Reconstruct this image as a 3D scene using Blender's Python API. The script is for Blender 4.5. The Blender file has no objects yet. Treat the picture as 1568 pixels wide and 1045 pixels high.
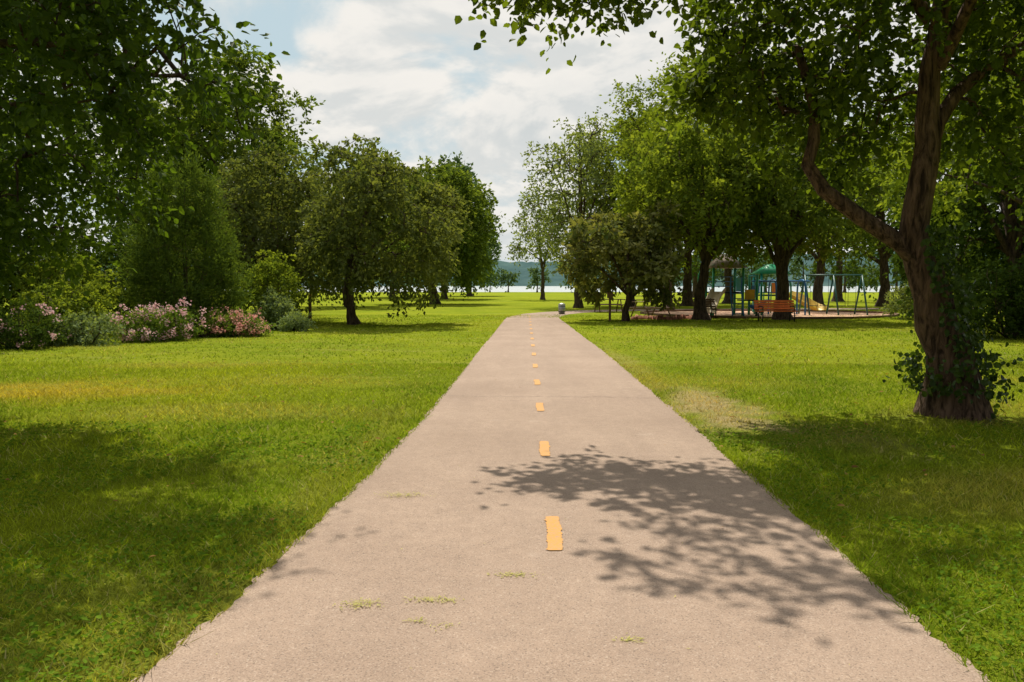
import bpy, math, bmesh
import numpy as np
from mathutils import Vector
S = bpy.context.scene
S.view_settings.view_transform='Standard'; S.view_settings.look='None'; S.view_settings.exposure=0
# ------------------------------------------------------------------ helpers
def nrm(a): return a/np.maximum(np.linalg.norm(a,axis=-1,keepdims=True),1e-9)
def quads(name,V,F,mats,mi=None,rnd=None,smooth=False,parent=None,col=None):
    V=np.asarray(V,dtype=np.float32); F=np.asarray(F,dtype=np.int32)
    me=bpy.data.meshes.new(name)
    me.vertices.add(len(V)); me.vertices.foreach_set('co',V.ravel())
    me.loops.add(F.size); me.loops.foreach_set('vertex_index',F.ravel())
    me.polygons.add(len(F)); me.polygons.foreach_set('loop_start',np.arange(0,F.size,4,dtype=np.int32))
    me.polygons.foreach_set('loop_total',np.full(len(F),4,dtype=np.int32))
    for m in mats: me.materials.append(m)
    if mi is not None: me.polygons.foreach_set('material_index',np.asarray(mi,dtype=np.int32))
    if rnd is not None:
        a=me.attributes.new('rnd','FLOAT','POINT'); a.data.foreach_set('value',np.asarray(rnd,dtype=np.float32))
    if col is not None:
        a=me.attributes.new('turf','FLOAT_COLOR','POINT'); a.data.foreach_set('color',np.concatenate([col,np.ones((len(col),1))],1).astype(np.float32).ravel())
    if smooth is not False:
        sm=np.full(len(F),True) if smooth is True else smooth
        me.polygons.foreach_set('use_smooth',sm)
    me.update(calc_edges=True)
    ob=bpy.data.objects.new(name,me); S.collection.objects.link(ob)
    if parent: ob.parent=parent
    return ob
class NT:
    def __init__(s,name,world=False):
        if world: s.m=bpy.data.worlds.new(name)
        else: s.m=bpy.data.materials.new(name)
        s.m.use_nodes=True; s.t=s.m.node_tree; s.t.nodes.clear()
    def n(s,typ,ins=None,**kw):
        nd=s.t.nodes.new(typ)
        for k,v in kw.items(): setattr(nd,k,v)
        if ins:
            for k,v in ins.items():
                sock=nd.inputs[k]
                if isinstance(v,bpy.types.NodeSocket): s.t.links.new(v,sock)
                else: sock.default_value=v
        return nd
    def math(s,op,a,b=0.0,clamp=False):
        nd=s.n('ShaderNodeMath',{0:a,1:b},operation=op,use_clamp=clamp); return nd.outputs[0]
    def mix(s,f,a,b,blend='MIX'):
        nd=s.n('ShaderNodeMix',data_type='RGBA',blend_type=blend,clamp_factor=True)
        for k,v in ((0,f),(6,a),(7,b)):
            if isinstance(v,bpy.types.NodeSocket): s.t.links.new(v,nd.inputs[k])
            else: nd.inputs[k].default_value=(tuple(v)+(1,))[:4] if k else v
        return nd.outputs[2]
    def noise(s,vec,scale,detail=4,rough=0.55,dist=0.0):
        return s.n('ShaderNodeTexNoise',{'Vector':vec,'Scale':scale,'Detail':detail,'Roughness':rough,'Distortion':dist}).outputs[0]
    def rng(s,v,a,b,c=0.0,d=1.0,smooth=False):
        nd=s.n('ShaderNodeMapRange',{0:v,1:a,2:b,3:c,4:d}); 
        if smooth: nd.interpolation_type='SMOOTHSTEP'
        return nd.outputs[0]
def simple(name,col,rough=0.6,metal=0.0,var=0.25,scale=8,bump=0.1):
    t=NT(name); pos=t.n('ShaderNodeNewGeometry').outputs['Position']
    nz=t.noise(pos,scale,6); f=t.rng(nz,0.3,0.7)
    c=t.mix(f,[x*(1-var) for x in col],[min(1,x*(1+var)) for x in col])
    b=t.n('ShaderNodeBsdfPrincipled',{'Base Color':c,'Roughness':rough,'Metallic':metal})
    bp=t.n('ShaderNodeBump',{'Height':t.noise(pos,scale*6,4),'Strength':bump,'Distance':0.01})
    t.t.links.new(bp.outputs[0],b.inputs['Normal'])
    t.n('ShaderNodeOutputMaterial',{0:b.outputs[0]}); return t.m
def leafmat(name,dark,light,trans=0.4,tcol=None,rough=0.5,spec=0.2,gloss=False):
    t=NT(name)
    r=t.n('ShaderNodeAttribute',attribute_name='rnd').outputs['Fac']
    c=t.mix(r,dark,light)
    if gloss: b=t.n('ShaderNodeBsdfPrincipled',{'Base Color':c,'Roughness':rough,'Specular IOR Level':spec})
    else: b=t.n('ShaderNodeBsdfDiffuse',{'Color':c})
    if trans<=0:
        t.n('ShaderNodeOutputMaterial',{0:b.outputs[0]}); return t.m
    tc=t.mix(1.0,c,tcol or (1.9,1.75,0.6),'MULTIPLY')
    tr=t.n('ShaderNodeBsdfTranslucent',{'Color':tc})
    mx=t.n('ShaderNodeMixShader',{0:trans,1:b.outputs[0],2:tr.outputs[0]})
    t.n('ShaderNodeOutputMaterial',{0:mx.outputs[0]}); return t.m
def barkmat(name,a,b_):
    t=NT(name); pos=t.n('ShaderNodeNewGeometry').outputs['Position']
    mp=t.n('ShaderNodeMapping',{'Vector':pos,'Scale':(16,16,3)}).outputs[0]
    nz=t.noise(mp,1.0,6,0.65,0.6)
    c=t.mix(t.rng(nz,0.38,0.62),a,b_)
    b=t.n('ShaderNodeBsdfPrincipled',{'Base Color':c,'Roughness':0.9,'Specular IOR Level':0.15})
    bp=t.n('ShaderNodeBump',{'Height':nz,'Strength':1.0,'Distance':0.09})
    t.t.links.new(bp.outputs[0],b.inputs['Normal'])
    t.n('ShaderNodeOutputMaterial',{0:b.outputs[0]}); return t.m
# ------------------------------------------------------------------ world
AZ=math.radians(-8); EL=math.radians(60)
sd=Vector((math.sin(AZ)*math.cos(EL),math.cos(AZ)*math.cos(EL),math.sin(EL)))
w=NT('World',True); S.world=w.m
sky=w.n('ShaderNodeTexSky',sky_type='NISHITA',sun_disc=False,sun_elevation=EL,sun_rotation=AZ,dust_density=2.5,air_density=1.0)
d=w.n('ShaderNodeTexCoord').outputs['Generated']
sp=w.n('ShaderNodeSeparateXYZ',{0:d})
zz=w.math('ADD',w.math('MAXIMUM',sp.outputs[2],0.0),0.30)
px=w.math('DIVIDE',sp.outputs[0],zz); py=w.math('DIVIDE',sp.outputs[1],zz)
P=w.n('ShaderNodeCombineXYZ',{0:px,1:py,2:8.3}).outputs[0]
n1=w.noise(P,2.1,8,0.56,0.25)
P2=w.n('ShaderNodeVectorMath',{0:P,1:(0.02,-0.07,0.0)},operation='ADD').outputs[0]
n2=w.noise(P2,2.1,6,0.56,0.25)
mask=w.rng(n1,0.37,0.50,0,1,True)
shade=w.rng(w.math('SUBTRACT',n1,n2),-0.06,0.055,0,1,True)
thick=w.rng(n1,0.5,0.70,1,0.0,True)
sh=w.math('ADD',w.math('MULTIPLY',shade,0.7),w.math('MULTIPLY',thick,0.3),True)
cc=w.mix(sh,(6.2,6.5,6.5),(9.3,8.9,8.3))
dt=w.n('ShaderNodeVectorMath',{0:d,1:tuple(sd)},operation='DOT_PRODUCT').outputs['Value']
br=w.rng(dt,-0.1,0.5,0.22,1.0,True)
skyc=w.mix(0.88,sky.outputs[0],(5.4,6.8,7.3))
allc=w.mix(w.math('MULTIPLY',mask,0.94),skyc,cc)
haze=w.rng(sp.outputs[2],0.0,0.14,0.5,0.0)
allc=w.mix(haze,allc,(7.2,7.7,7.7))
brc=w.n('ShaderNodeCombineColor',{0:br,1:br,2:br}).outputs[0]
allc=w.mix(1.0,allc,brc,'MULTIPLY')
bg=w.n('ShaderNodeBackground',{0:allc,1:0.1})
w.n('ShaderNodeOutputWorld',{0:bg.outputs[0]})
L=bpy.data.lights.new('sun','SUN'); L.energy=5.0; L.angle=math.radians(0.6); L.color=(1,0.93,0.79)
lo=bpy.data.objects.new('sun',L); lo.rotation_euler=sd.to_track_quat('Z','Y').to_euler(); lo.location=(0,20,40); S.collection.objects.link(lo)
cam=bpy.data.cameras.new('camera'); cam.lens=28; cam.sensor_width=36; cam.clip_end=6000
co=bpy.data.objects.new('camera',cam); co.location=(0,0,1.6); co.rotation_euler=(math.radians(90-4.05),0,0)
S.collection.objects.link(co); S.camera=co
# ------------------------------------------------------------------ lawn
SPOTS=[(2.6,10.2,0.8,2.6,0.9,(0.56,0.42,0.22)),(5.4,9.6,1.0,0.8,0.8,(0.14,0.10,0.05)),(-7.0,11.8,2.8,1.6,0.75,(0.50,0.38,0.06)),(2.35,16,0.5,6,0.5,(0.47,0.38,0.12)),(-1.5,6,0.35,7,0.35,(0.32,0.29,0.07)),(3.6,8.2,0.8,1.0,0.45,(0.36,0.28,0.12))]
def lawn_color(t,pos):
    a=t.noise(pos,0.22,4,0.6); b=t.noise(pos,1.3,5,0.6)
    mp=t.n('ShaderNodeMapping',{'Vector':pos,'Scale':(0.55,1.6,1)}).outputs[0]
    g=t.mix(t.rng(b,0.3,0.7),(0.19,0.25,0.018),(0.27,0.33,0.024))
    g=t.mix(t.rng(a,0.42,0.68,0,0.75),g,(0.37,0.39,0.03))
    y=t.noise(mp,0.6,5,0.65,0.5)
    g=t.mix(t.rng(y,0.54,0.74,0,0.65),g,(0.44,0.40,0.11))
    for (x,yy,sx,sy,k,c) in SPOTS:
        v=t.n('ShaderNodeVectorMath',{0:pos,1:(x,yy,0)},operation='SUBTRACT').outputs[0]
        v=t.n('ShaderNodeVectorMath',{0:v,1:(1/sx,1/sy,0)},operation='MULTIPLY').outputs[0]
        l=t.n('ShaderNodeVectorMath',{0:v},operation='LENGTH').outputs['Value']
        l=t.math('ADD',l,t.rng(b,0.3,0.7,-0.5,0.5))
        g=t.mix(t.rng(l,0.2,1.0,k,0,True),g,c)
    return g
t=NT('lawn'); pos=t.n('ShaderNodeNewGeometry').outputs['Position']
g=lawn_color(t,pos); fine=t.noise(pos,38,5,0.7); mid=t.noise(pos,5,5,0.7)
sepy=t.n('ShaderNodeSeparateXYZ',{0:pos}).outputs[1]
g2=t.mix(t.math('MULTIPLY',t.rng(fine,0.3,0.62,0.75,0.0),t.rng(sepy,14,34,1.0,0.3)),g,(0.05,0.065,0.012))
g2=t.mix(t.rng(mid,0.35,0.6,0.4,0.0),g2,(0.10,0.145,0.015))
b=t.n('ShaderNodeBsdfDiffuse',{'Color':g2})
bp=t.n('ShaderNodeBump',{'Height':fine,'Strength':0.8,'Distance':0.05}); t.t.links.new(bp.outputs[0],b.inputs['Normal'])
t.n('ShaderNodeOutputMaterial',{0:b.outputs[0]}); M_lawn=t.m
t=NT('grass_blade'); g=t.n('ShaderNodeAttribute',attribute_name='turf').outputs['Color']
b=t.n('ShaderNodeBsdfDiffuse',{'Color':g})
tr=t.n('ShaderNodeBsdfTranslucent',{'Color':t.mix(1.0,g,(1.5,1.4,0.6),'MULTIPLY')})
mx=t.n('ShaderNodeMixShader',{0:0.38,1:b.outputs[0],2:tr.outputs[0]}); t.n('ShaderNodeOutputMaterial',{0:mx.outputs[0]}); M_blade=t.m
# path material
t=NT('weathered_asphalt'); pos=t.n('ShaderNodeNewGeometry').outputs['Position']
big=t.noise(pos,0.7,5,0.6); mid=t.noise(pos,9,5,0.6); fine=t.noise(pos,120,3,0.75)
vo=t.n('ShaderNodeTexVoronoi',{'Vector':pos,'Scale':150.0}).outputs['Color']
vs=t.n('ShaderNodeSeparateColor',{0:vo}).outputs[0]
c=t.mix(t.rng(big,0.3,0.7),(0.36,0.262,0.20),(0.46,0.342,0.265))
mpx=t.n('ShaderNodeMapping',{'Vector':pos,'Scale':(1.8,0.22,1)}).outputs[0]
c=t.mix(t.rng(t.noise(mpx,1.0,4,0.6),0.45,0.7,0,0.45),c,(0.30,0.22,0.17))
c=t.mix(t.rng(mid,0.35,0.7,0,0.4),c,(0.27,0.20,0.158))
c=t.mix(t.rng(t.noise(pos,1.7,3,0.5),0.66,0.74,0,0.3,True),c,(0.50,0.40,0.33))
c=t.mix(t.rng(fine,0.32,0.54,0.55,0),c,(0.12,0.088,0.07))
c=t.mix(t.rng(vs,0.84,0.97,0,0.32),c,(0.60,0.50,0.42))
c=t.mix(t.rng(vs,0.0,0.14,0.55,0.0),c,(0.10,0.075,0.06))
b=t.n('ShaderNodeBsdfPrincipled',{'Base Color':c,'Roughness':0.88,'Specular IOR Level':0.2})
hh=t.math('ADD',fine,t.math('MULTIPLY',vs,0.5))
bp=t.n('ShaderNodeBump',{'Height':hh,'Strength':0.45,'Distance':0.005}); t.t.links.new(bp.outputs[0],b.inputs['Normal'])
t.n('ShaderNodeOutputMaterial',{0:b.outputs[0]}); M_path=t.m
t=NT('yellow_paint'); pos=t.n('ShaderNodeNewGeometry').outputs['Position']
c=t.mix(t.rng(t.noise(pos,55,5,0.75),0.47,0.66,0,0.9),(0.60,0.28,0.05),(0.36,0.25,0.17))
c=t.mix(t.rng(t.noise(pos,6,3,0.6),0.4,0.7,0,0.35),c,(0.50,0.30,0.12))
b=t.n('ShaderNodeBsdfPrincipled',{'Base Color':c,'Roughness':0.75}); t.n('ShaderNodeOutputMaterial',{0:b.outputs[0]}); M_mark=t.m
M_bark=barkmat('bark',(0.04,0.028,0.021),(0.15,0.108,0.08))
M_bark2=barkmat('bark_reddish',(0.035,0.022,0.016),(0.22,0.14,0.10))
M_crack=simple('crack_filler',(0.15,0.115,0.095),0.9)
# ------------------------------------------------------------------ ground
rng=np.random.default_rng(3)
def grid(name,xs,ys,zf,mat,smooth=True):
    X,Y=np.meshgrid(xs,ys); Z=zf(X,Y); V=np.stack([X,Y,Z],-1).reshape(-1,3)
    nx=len(xs); i=np.arange(len(ys)-1)[:,None]*nx+np.arange(nx-1)[None]; i=i.ravel()
    F=np.stack([i,i+1,i+nx+1,i+nx],-1); return quads(name,V,F,[mat],smooth=smooth)
xs=np.array([-3000,-1000,-400,-150,-60,-20,0,20,60,150,400,1000,3000.])
ys=np.array([-1000,-200,-50,0,50,100,150,172,176,3000.])
def gz(X,Y): return np.where(Y>175,-2.5,0.0)
grid('grass_ground',xs,ys,gz,M_lawn,False)
t=NT('lake_water'); pos=t.n('ShaderNodeNewGeometry').outputs['Position']
b=t.n('ShaderNodeBsdfPrincipled',{'Base Color':(0.40,0.45,0.46,1),'Roughness':0.25,'Specular IOR Level':0.6})
bp=t.n('ShaderNodeBump',{'Height':t.noise(pos,0.8,4),'Strength':0.4,'Distance':0.3}); t.t.links.new(bp.outputs[0],b.inputs['Normal'])
t.n('ShaderNodeOutputMaterial',{0:b.outputs[0]})
quads('lake_water',[(-2500,175.3,-0.35),(2500,175.3,-0.35),(2500,2500,-0.35),(-2500,2500,-0.35)],[(0,1,2,3)],[t.m])
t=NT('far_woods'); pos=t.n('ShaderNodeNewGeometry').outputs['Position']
c=t.mix(t.rng(t.noise(pos,0.03,6,0.7),0.35,0.65),(0.05,0.095,0.10),(0.09,0.15,0.145))  # bluish distance haze is mixed into the woods' colour
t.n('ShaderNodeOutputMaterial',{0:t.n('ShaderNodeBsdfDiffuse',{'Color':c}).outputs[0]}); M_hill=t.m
xs=np.linspace(-1600,1600,500); ys=np.linspace(1050,1500,30)
ph=rng.uniform(0,6.28,8)
def hz(X,Y):
    z=0
    for k in range(8): z=z+np.sin(X*0.0022*(1.6**k)+ph[k]+Y*0.002*k)/(1.45**k)
    e=np.clip((Y-1050)/160,0,1)
    return e*(44+9*z+rng.uniform(-1.5,1.5,X.shape))-1
grid('far_hills',xs,ys,hz,M_hill,False)
# path outline
LP=[(-12,-1.72),(0,-1.7),(3.1,-1.53),(3.85,-1.42),(4.6,-1.37),(5.65,-1.29),(6.9,-1.18),(9.45,-1.06),(13.4,-0.94),(20.7,-0.76),(30,-0.5),(38.2,-0.30)]
RP=[(-12,1.9),(0,1.9),(3.1,1.92),(5.4,1.98),(6.9,1.99),(8.6,2.04),(13.4,2.12),(20.7,2.2),(30,2.22),(38.2,2.24)]
def pl(y): return np.interp(y,[p[0] for p in LP],[p[1] for p in LP])
def pr(y): return np.interp(y,[p[0] for p in RP],[p[1] for p in RP])
yy=np.concatenate([np.arange(-12,2,0.5),np.arange(2,14,0.04),np.arange(14,38.3,0.25)])
def jit(n,amp):
    a=rng.normal(0,1,n); return amp*(np.convolve(a,np.ones(9)/5,'same')+0.35*a)
jl=np.where(yy<14,1,0.6)*jit(len(yy),0.022); jr=np.where(yy<14,1,0.6)*jit(len(yy),0.022)
Lx=pl(yy)+jl; Rx=pr(yy)+jr
left=[(x,y) for x,y in zip(Lx,yy)]; right=[(x,y) for x,y in zip(Rx,yy)]
cen=[(1.35,41),(1.9,43.5),(3.0,46),(4.8,48.3),(7.5,50),(12,51.2),(20,52.5),(32,54)]
for i,(cx,cy) in enumerate(cen):
    a=cen[i-1] if i else (0.97,38.2); b2=cen[min(i+1,len(cen)-1)]
    tx,ty=b2[0]-a[0],b2[1]-a[1]; l=math.hypot(tx,ty); nx_,ny_=-ty/l,tx/l
    left.append((cx+nx_*1.25,cy+ny_*1.25)); right.append((cx-nx_*1.25,cy-ny_*1.25))
V=[];F=[]
NX=5
for (a,b2) in zip(left,right):
    for k in range(NX):
        f=k/(NX-1); V.append((a[0]*(1-f)+b2[0]*f,a[1]*(1-f)+b2[1]*f,0.006+0.012*math.sin(math.pi*f)))
for i in range(len(left)-1):
    for k in range(NX-1): q=i*NX+k; F.append((q,q+1,q+NX+1,q+NX))
quads('asphalt_path',V,F,[M_path],smooth=True)
V=[];F=[]
for k in range(-2,14):
    y0=4.99+2.62*k
    n=36
    for i in range(n):
        y=y0-0.35+0.70*i/(n-1); cx=0.18+0.0177*y+0.004*math.sin(y*9)
        wl=0.047+rng.normal(0,0.0045); wr=0.047+rng.normal(0,0.0045)
        if i in(0,n-1): wl*=0.7; wr*=0.7
        V+= [(cx-wl,y,0.0235),(cx+wr,y,0.0235)]
    s=len(V)-2*n
    for i in range(n-1): F.append((s+2*i,s+2*i+1,s+2*i+3,s+2*i+2))
quads('centre_line_marking',V,F,[M_mark])
V=[];F=[]
for yc in (11.3,19.5,27.5,33.5):
    X=np.linspace(pl(yc)+0.05,pr(yc)-0.05,60); wob=np.cumsum(rng.normal(0,0.016,60)); 
    for i,(x,wv) in enumerate(zip(X,wob)):
        hw=0.0045*rng.uniform(0.3,1.3)*(1+yc/25); V+=[(x,yc+wv-hw,0.0225),(x,yc+wv+hw,0.0225)]
    s=len(V)-120
    for i in range(59): F.append((s+2*i,s+2*i+2,s+2*i+3,s+2*i+1))
quads('path_cracks',V,F,[M_crack])
# ------------------------------------------------------------------ grass blades
def inpath(X,Y,m=0.0): return (X>pl(Y)+m)&(X<pr(Y)-m)&(Y<38.3)
def vnoise(X,Y,s,seed):
    r=np.random.default_rng(seed); out=0
    for k in range(6):
        a=r.uniform(0,6.28); f=s*r.uniform(0.6,1.6); out=out+np.sin((X*np.cos(a)+Y*np.sin(a))*f+r.uniform(0,6.28)+1.3*np.sin(X*f*0.7+k))
    return out/6
def turf(X,Y,r):
    def mx(f,a,b): return a*(1-f[:,None])+np.array(b)*f[:,None]
    cl=lambda v:np.clip(v,0,1)
    n=len(X); c=np.tile([0.145,0.23,0.016],(n,1)).astype(float)
    c=mx(cl(0.5+vnoise(X,Y,2.6,31)*1.2),c,(0.24,0.315,0.022))
    c=mx(cl(0.2+vnoise(X,Y,0.5,32)*1.3)*0.7,c,(0.36,0.39,0.03))
    c=mx(cl(vnoise(X*0.6,Y*1.5,1.1,33)*2.2-0.35)*0.55,c,(0.46,0.40,0.10))
    b=vnoise(X,Y,3.5,34)+0.5*vnoise(X,Y,9,35)
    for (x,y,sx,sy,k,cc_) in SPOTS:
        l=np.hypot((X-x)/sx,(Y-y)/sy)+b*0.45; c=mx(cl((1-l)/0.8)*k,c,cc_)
    c=c*r.uniform(0.6,1.45,n)[:,None]
    return mx((r.uniform(0,1,n)>0.94)*0.75,c,(0.52,0.46,0.22))
def blades(name,zones):
    VV=[];CC=[]
    for (y0,y1,xl,xr,dens,wd,ht) in zones:
        n=int((y1-y0)*(xr-xl)*dens); X=rng.uniform(xl,xr,n); Y=rng.uniform(y0,y1,n)
        keep=~inpath(X,Y,0.03)&(np.abs(X)<0.8*Y+2.2)
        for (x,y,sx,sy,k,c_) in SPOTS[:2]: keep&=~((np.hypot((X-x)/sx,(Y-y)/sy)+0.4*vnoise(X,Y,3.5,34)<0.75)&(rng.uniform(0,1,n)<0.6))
        X=X[keep];Y=Y[keep]; n=len(X)
        cl_=0.75+0.45*vnoise(X,Y,3.1,5)+0.3*vnoise(X,Y,0.8,6)
        h=ht*rng.uniform(0.5,1.3,n)*np.clip(cl_,0.45,1.6)
        edge=np.minimum(np.abs(X-pl(Y)),np.abs(X-pr(Y))); h*=np.where(edge<0.15,1.15,1)
        a=rng.uniform(0,2*np.pi,n); wv=np.stack([np.cos(a),np.sin(a),np.zeros(n)],-1)*(wd*rng.uniform(0.6,1.3,n))[:,None]*0.5
        le=rng.normal(0,0.75,(n,2)); base=np.stack([X,Y,np.zeros(n)],-1)
        tip=base+np.stack([le[:,0]*h,le[:,1]*h,h],-1)
        v=np.stack([base-wv,base+wv,tip+wv*0.25,tip-wv*0.25],1); VV.append(v.reshape(-1,3)); CC.append(np.repeat(turf(X,Y,rng),4,0))
    V=np.concatenate(VV);n=len(V)//4
    quads(name,V,np.arange(4*n).reshape(n,4),[M_blade],col=np.concatenate(CC))
blades('grass_blades',[(1.8,7,-7,7,2700,0.007,0.052),(7,16,-12,13,850,0.012,0.05),(16,42,-30,32,80,0.03,0.045)])
def leaf_geo(pos,size,dirv,nor,aspect,folded,rn):
    dirv=nrm(dirv); side=nrm(np.cross(dirv,nor)); nn=np.cross(side,dirv); s=size[:,None]
    if folded:
        wv=side*s*aspect*0.5; up=nn*s*0.10
        b=pos; r1=pos+dirv*s*0.28+wv+up; r2=pos+dirv*s*0.68+wv*0.8+up; tt=pos+dirv*s; l2=pos+dirv*s*0.68-wv*0.8+up; l1=pos+dirv*s*0.28-wv+up
        V=np.stack([b,r1,r2,tt,l2,l1],1).reshape(-1,3); k=np.arange(len(pos))[:,None]*6
        F=np.stack([k+np.array([[0,1,2,3]]),k+np.array([[0,3,4,5]])],1).reshape(-1,4); return V,F,np.repeat(rn,6)
    wv=side*s*aspect*0.5; m=pos+dirv*s*0.45
    V=np.stack([pos,m+wv,pos+dirv*s,m-wv],1).reshape(-1,3)
    return V,np.arange(len(pos)*4).reshape(-1,4),np.repeat(rn,4)
M_clover=leafmat('clover',(0.07,0.14,0.012),(0.16,0.26,0.025),0.35)
n=90000; X=rng.uniform(-8,8,n); Y=2+rng.uniform(0,1,n)**1.3*7
k=(~inpath(X,Y,-0.01))&(vnoise(X,Y,2.3,9)+0.5*vnoise(X,Y,7,10)+np.where(X<0,0.22,0.0)>0.12)&(np.abs(X)<0.8*Y+2)
X=X[k];Y=Y[k];n=len(X)
a=rng.uniform(0,6.28,n); dv=np.stack([np.cos(a),np.sin(a),rng.uniform(-.3,.5,n)],-1); nv=nrm(rng.normal(0,0.6,(n,3))+[0,0,1])
V,F,R=leaf_geo(np.stack([X,Y,rng.uniform(0.01,0.055,n)],-1),rng.uniform(0.014,0.036,n),dv,nv,0.7,True,rng.uniform(0,1,n))
quads('clover_patch',V,F,[M_clover],rnd=R)
# ------------------------------------------------------------------ tree builder
def cm(pts,step=0.3):
    P=np.array(pts,float)
    if len(P)<3: 
        n=max(2,int(np.linalg.norm(P[1]-P[0])/step)); return P[0]+(P[1]-P[0])*np.linspace(0,1,n+1)[:,None]
    Q=np.vstack([2*P[0]-P[1],P,2*P[-1]-P[-2]]); out=[]
    for i in range(1,len(Q)-2):
        n=max(1,int(np.linalg.norm(Q[i+1]-Q[i])/step))
        for j in range(n):
            u=j/n; out.append(0.5*((2*Q[i])+(-Q[i-1]+Q[i+1])*u+(2*Q[i-1]-5*Q[i]+4*Q[i+1]-Q[i+2])*u*u+(-Q[i-1]+3*Q[i]-3*Q[i+1]+Q[i+2])*u**3))
    out.append(Q[-2]); return np.array(out)
def tube(P,R,sides,r,lump=0.0):
    P=np.asarray(P);n=len(P); T=np.gradient(P,axis=0); T=nrm(T)
    ref=np.array([1,0,0.]) if abs(T[0][0])<0.8 else np.array([0,1,0.]); V=[]
    u=nrm(np.cross(T[0],ref)); ang=np.arange(sides)*2*np.pi/sides
    lm=1+lump*r.normal(0,1,sides)
    for i in range(n):
        u=nrm(u-T[i]*np.dot(u,T[i])); v=np.cross(T[i],u)
        rr=R[i]*(lm if lump else 1)*(1+(lump*0.5*r.normal(0,1,sides) if lump else 0))
        V.append(P[i]+(np.cos(ang)*rr)[:,None]*u+(np.sin(ang)*rr)[:,None]*v)
    V=np.concatenate(V); i=np.arange(n-1)[:,None]*sides; j=np.arange(sides)[None]; j2=(j+1)%sides
    F=np.stack([i+j,i+j2,i+sides+j2,i+sides+j],-1).reshape(-1,4); return V,F
def make_tree(name,limbs,blobs,bark,leaf,seed,nleaf=80,rc=0.6,size=0.12,aspect=0.6,folded=False,droop=0.35,
              ntwig=7,twig=0.012,flat=0.7,rmin=0.35,jitter=0.06,extra_leaf=None,up=0.8,zmin=0.5):
    r=np.random.default_rng(seed); nodes=[];par=[];fixed=[];chains=[]
    for (pts,r0,r1) in limbs:
        P=cm(pts); n=len(P); R=r0+(r1-r0)*np.linspace(0,1,n)**0.8
        P=P+r.normal(0,1,P.shape)*np.minimum(0.02,R[:,None]*0.12)
        if P[0][2]<0.1:
            hgt=P[:,2]; R=R*(1+0.55*np.exp(-hgt/0.22)); P[0][2]=-0.05
        ids=list(range(len(nodes),len(nodes)+n))
        for i in range(n): nodes.append(P[i]); par.append(ids[i-1] if i else -1); fixed.append(R[i])
        chains.append(ids)
    C=[]
    for (cx,cy,cz,rx,ry,rz,nc) in blobs:
        dd=nrm(r.normal(0,1,(nc,3))); rad=rmin+(1-rmin)*r.uniform(0,1,nc)**0.6
        C.append(np.array([cx,cy,cz])+dd*rad[:,None]*np.array([rx,ry,rz]))
    C=np.concatenate(C); C=C[C[:,2]>zmin]
    NP=np.array(nodes); nfix=len(NP)
    dist=np.array([np.min(np.linalg.norm(NP-c,axis=1)) for c in C]); C=C[np.argsort(dist)]
    cap=nfix+len(C)*9; A=np.zeros((cap,3)); A[:nfix]=NP; cnt=nfix
    cnts=np.zeros(cap)
    zb=NP[:,2].min()
    elig=np.ones(cap,bool); elig[:nfix]=NP[:,2]>zb+0.3*(NP[:,2].max()-zb)
    for c in C:
        dv=A[:cnt]-c; dd=np.linalg.norm(dv,axis=1)*(1+0.5*np.clip(dv[:,2],0,None)); dd[~elig[:cnt]]=1e9
        k=int(np.argmin(dd)); Ld=np.linalg.norm(A[k]-c); n=min(7,max(2,int(Ld/0.35)))
        tt=np.linspace(0,1,n+1)[1:,None]
        pth=A[k]+(c-A[k])*tt+np.sin(np.pi*tt)*np.array([0,0,0.14*Ld])+r.normal(0,jitter*min(1,Ld),(n,3))*np.sin(np.pi*tt)
        ids=[k]; 
        for i in range(n):
            A[cnt]=pth[i]; par.append(ids[-1]); ids.append(cnt); cnt+=1
        chains.append(ids); cnts[ids[-1]]+=1
    for i in range(cnt-1,nfix-1,-1): cnts[par[i]]+=cnts[i]
    VV=[];FF=[];off=0
    for ci,ids in enumerate(chains):
        if ci<len(limbs):
            R=[fixed[i] for i in ids]; v,f=tube(A[ids],R,14 if R[0]>0.12 else 7,r,0.05)
        else:
            R=[twig*max(cnts[i],1)**0.42 for i in ids]
            if ids[0]<nfix: R[0]=min(R[1]*1.2,fixed[ids[0]]*0.95)
            else: R[0]=R[1]
            R[-1]*=0.5; v,f=tube(A[ids],R,5,r)
        VV.append(v);FF.append(f+off);off+=len(v)
    nb=sum(len(f) for f in FF); nvb=off
    M=len(C); ctr=C.mean(0); outw=nrm(C-ctr)
    tw=nrm(r.normal(0,1,(M,ntwig,3))*np.array([1,1,flat])+0.45*outw[:,None,:])
    tlen=rc*r.uniform(0.6,1.35,(M,ntwig))
    ti=r.integers(0,ntwig,(M,nleaf)); mi=np.arange(M)[:,None]
    u=r.uniform(0,1,(M,nleaf))**0.7; D=tw[mi,ti]; Ln=tlen[mi,ti]
    pos=C[:,None,:]+D*(u*Ln)[...,None]+r.normal(0,0.09*rc,(M,nleaf,3)); pos[...,2]-=droop*rc*u*u
    full=r.uniform(0.35,1.0,M); kp=r.uniform(0,1,(M,nleaf))<full[:,None]
    crn=np.repeat(r.uniform(0,1,M)[:,None],nleaf,1); pos=pos[kp]; D=D[kp]; crn=crn[kp]; n=len(pos)
    pos[:,2]=np.maximum(pos[:,2],0.03)
    dv=D+r.normal(0,0.75,(n,3)); dv[:,2]-=droop
    nv=nrm(r.normal(0,1,(n,3))*0.8+np.array([0,0,up]))
    rn=np.clip(crn*0.6+r.uniform(0,1,n)*0.4,0,1)
    sz=size*r.uniform(0.6,1.3,n)
    v,f,rr=leaf_geo(pos,sz,dv,nv,aspect,folded,rn)
    VV.append(v);FF.append(f+off);off+=len(v)
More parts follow.
